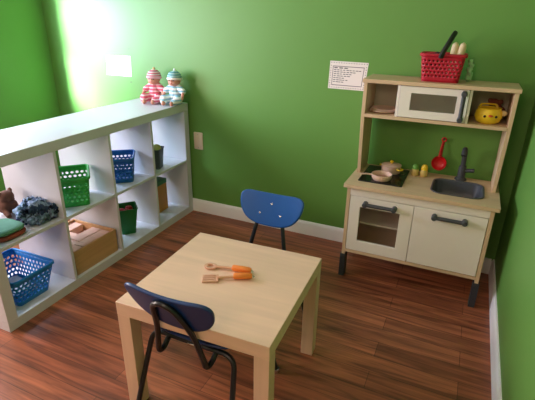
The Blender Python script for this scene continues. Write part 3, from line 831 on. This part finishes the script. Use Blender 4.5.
# ------------------------------------------------------------------ red basket on top of the kitchen
ZK = ZU1 + .0004
rb = basket('shopping_basket', 'red perforated toy shopping basket with black handle on top of the kitchen', 'basket', (1.500, -.140, ZK), .03, (.165, .11), (.195, .135), .122, BRED, 32, 7, hr=.24)
HB = mat('handle_black', (24, 24, 26), rough=.45)
b = BM(); tube(b, catmull([(-.010, -.078, .112), (-.004, -.080, .135), (.016, -.066, .180), (.030, -.030, .212), (.034, 0, .218), (.030, .030, .212), (.016, .066, .180), (-.004, .080, .135), (-.010, .078, .112)], 4), .0125, 12, sq=.8); finish('handle', b, HB, rb)
BREAD = mat('bread_cream', (226, 200, 160), rough=.7, noise_amt=.12, nscale=60)
for k, (x, y, an, lab) in enumerate(((1.538, -.125, .06, 'cream toy baguette standing beside the black basket handle'), (1.572, -.130, .18, 'cream toy baguette leaning at the right rim of the red basket'))):
    b = BM(); lathe(b, [(.003, 0), (.012, .006), (.0165, .03), (.0175, .09), (.0165, .150), (.0125, .166), (.003, .174)], seg=18)
    o = finish('toy_baguette', b, BREAD); o.location = (x - .012 * k, y, ZK + .0052); o.rotation_euler = (0, an * .6, 0); tag(o, lab, 'toy bread', 'toy baguettes in the red basket')
b = BM()
for k in range(6): ellip(b, (random.uniform(-.03, .03), random.uniform(-.02, .02), .025 + random.uniform(-.01, .03)), .026, .022, .022)
o = blob('cloth_napkin', b, mat('napkin_dark', (60, 40, 44), .9), None, .005, 2, crumple(.01, 30, 1.7)); o.location = (1.462, -.140, ZK + .062); o.scale = (.9, .9, .95)
tag(o, 'dark crumpled cloth inside the red basket left of the handle', 'cloth')
b = BM()
for (x, z, rr) in ((0, .016, .016), (.004, .036, .015), (-.002, .056, .015), (.006, .078, .014), (.002, .096, .012)): ellip(b, (x, 0, z), rr, rr * .9, rr)
o = blob('toy_leek', b, mat('leaf_pale', (150, 190, 140), .8, noise_amt=.25, nscale=40), None, .004, 2, crumple(.008, 50, 5.0)); o.location = (1.622, -.105, ZK); tag(o, 'pale green leafy toy vegetable standing right of the red basket', 'toy vegetable')

# ------------------------------------------------------------------ papers, switch, nails on the back wall


def poster(label, c4, lines):
    t = thing('wall_notice', label, 'notice', ((c4[0][0] + c4[2][0]) / 2, 0, (c4[0][1] + c4[2][1]) / 2), 0, None)
    cx, cz = t.location.x, t.location.z
    P = [Vector((x - cx, 0, z - cz)) for x, z in c4]      # tl tr br bl
    def at(a, h): return (P[3].lerp(P[2], a)).lerp(P[0].lerp(P[1], a), h)
    def quad(bm, a0, a1, h0, h1, y0, y1):
        lp = [at(a0, h0), at(a1, h0), at(a1, h1), at(a0, h1)]
        loft(bm, [[(p.x, y0, p.z) for p in lp], [(p.x, y1, p.z) for p in lp]])
    b = BM(); quad(b, 0, 1, 0, 1, -.0004, -.0016); finish('sheet', b, PAPER, t)
    return t, quad


t, quad = poster('white printed notice with dark inner border taped left of the kitchen', ((.903, 1.107), (1.119, 1.105), (1.107, .955), (.899, .956)), 8)
b = BM()
m0, m1, n0, n1 = .085, .915, .13, .83
for (a0, a1, h0, h1) in ((m0, m1, n0, n0 + .022), (m0, m1, n1 - .022, n1), (m0, m0 + .014, n0, n1), (m1 - .014, m1, n0, n1)): quad(b, a0, a1, h0, h1, -.0016, -.0019)
finish('border_line', b, mat('border_purple', (96, 74, 96), .6), t)
b = BM()
for k in range(15):
    a = .03 + k * .066
    for h in (.04, .93): quad(b, a, a + .022, h, h + .03, -.0016, -.0019)
for k in range(9):
    h = .10 + k * .09
    for a in (.025, .955): quad(b, a, a + .02, h, h + .03, -.0016, -.0019)
finish('border_dots', b, mat('dot_grey', (120, 110, 120), .6), t)
b = BM(); random.seed(3)
for k, (ln_, ws) in enumerate(((.40, 3), (.74, 9), (.60, 7), (.50, 6), (.46, 5), (.30, 4), (.42, 5), (.30, 4))):
    h = .765 - k * .072; a = .125; n_ = ws
    for q in range(n_):
        wd = ln_ / n_ * random.uniform(.6, .85)
        quad(b, a, a + wd, h - (.016 if k else .02), h + (.010 if k else .018), -.0016, -.0019); a += ln_ / n_
finish('text_lines', b, INK, t)
t, quad = poster('white framed sheet on the brightly lit wall left of the dolls', ((-.737, 1.060), (-.519, 1.064), (-.527, .925), (-.751, .926)), 0)
b = BM()
for (a0, a1, h0, h1) in ((.03, .97, .05, .075), (.03, .97, .925, .95), (.03, .045, .05, .95), (.955, .97, .05, .95)): quad(b, a0, a1, h0, h1, -.0016, -.0019)
finish('border_line', b, mat('border_tan', (150, 110, 104), .6), t)

sw = thing('wall_switch', 'beige rocker switch plate on the green wall right of the shelf', 'switch', (.003, 0, .532))
PLT = mat('plate_beige', (228, 206, 188), rough=.4)
b = BM(); loft(b, [[(p[0], -y, p[1]) for p in rrect(0, 0, .070 - d, .120 - d, .006)] for y, d in ((.0003, 0), (.004, 0), (.0065, .006))]); finish('cover_plate', b, PLT, sw)
b = BM(); prism(b, rrect(0, 0, .033, .066, .002, 3), -.0066, -.0085, 'XZ'); finish('rocker', b, PLT, sw, bevel=.0008)
for z in (-.048, .048):
    b = BM(); lathe(b, [(.003, -.0066), (.003, -.0074), (.0015, -.008)], (0, 0, z), 10, axis='Y'); finish('screw', b, STEEL, sw)
for (x, z, lab) in ((-.525, 1.111, 'tiny dark nail in the wall above the framed sheet'), (-.533, .889, 'tiny dark nail in the wall below the framed sheet')):
    b = BM(); lathe(b, [(.0015, .0), (.0015, -.006), (.004, -.006), (.004, -.0075)], (0, -.0002, 0), 10, axis='Y'); o = finish('nail', b, mat('nail_dark', (90, 70, 60), .5)); o.location = (x, 0, z); tag(o, lab, 'nail')
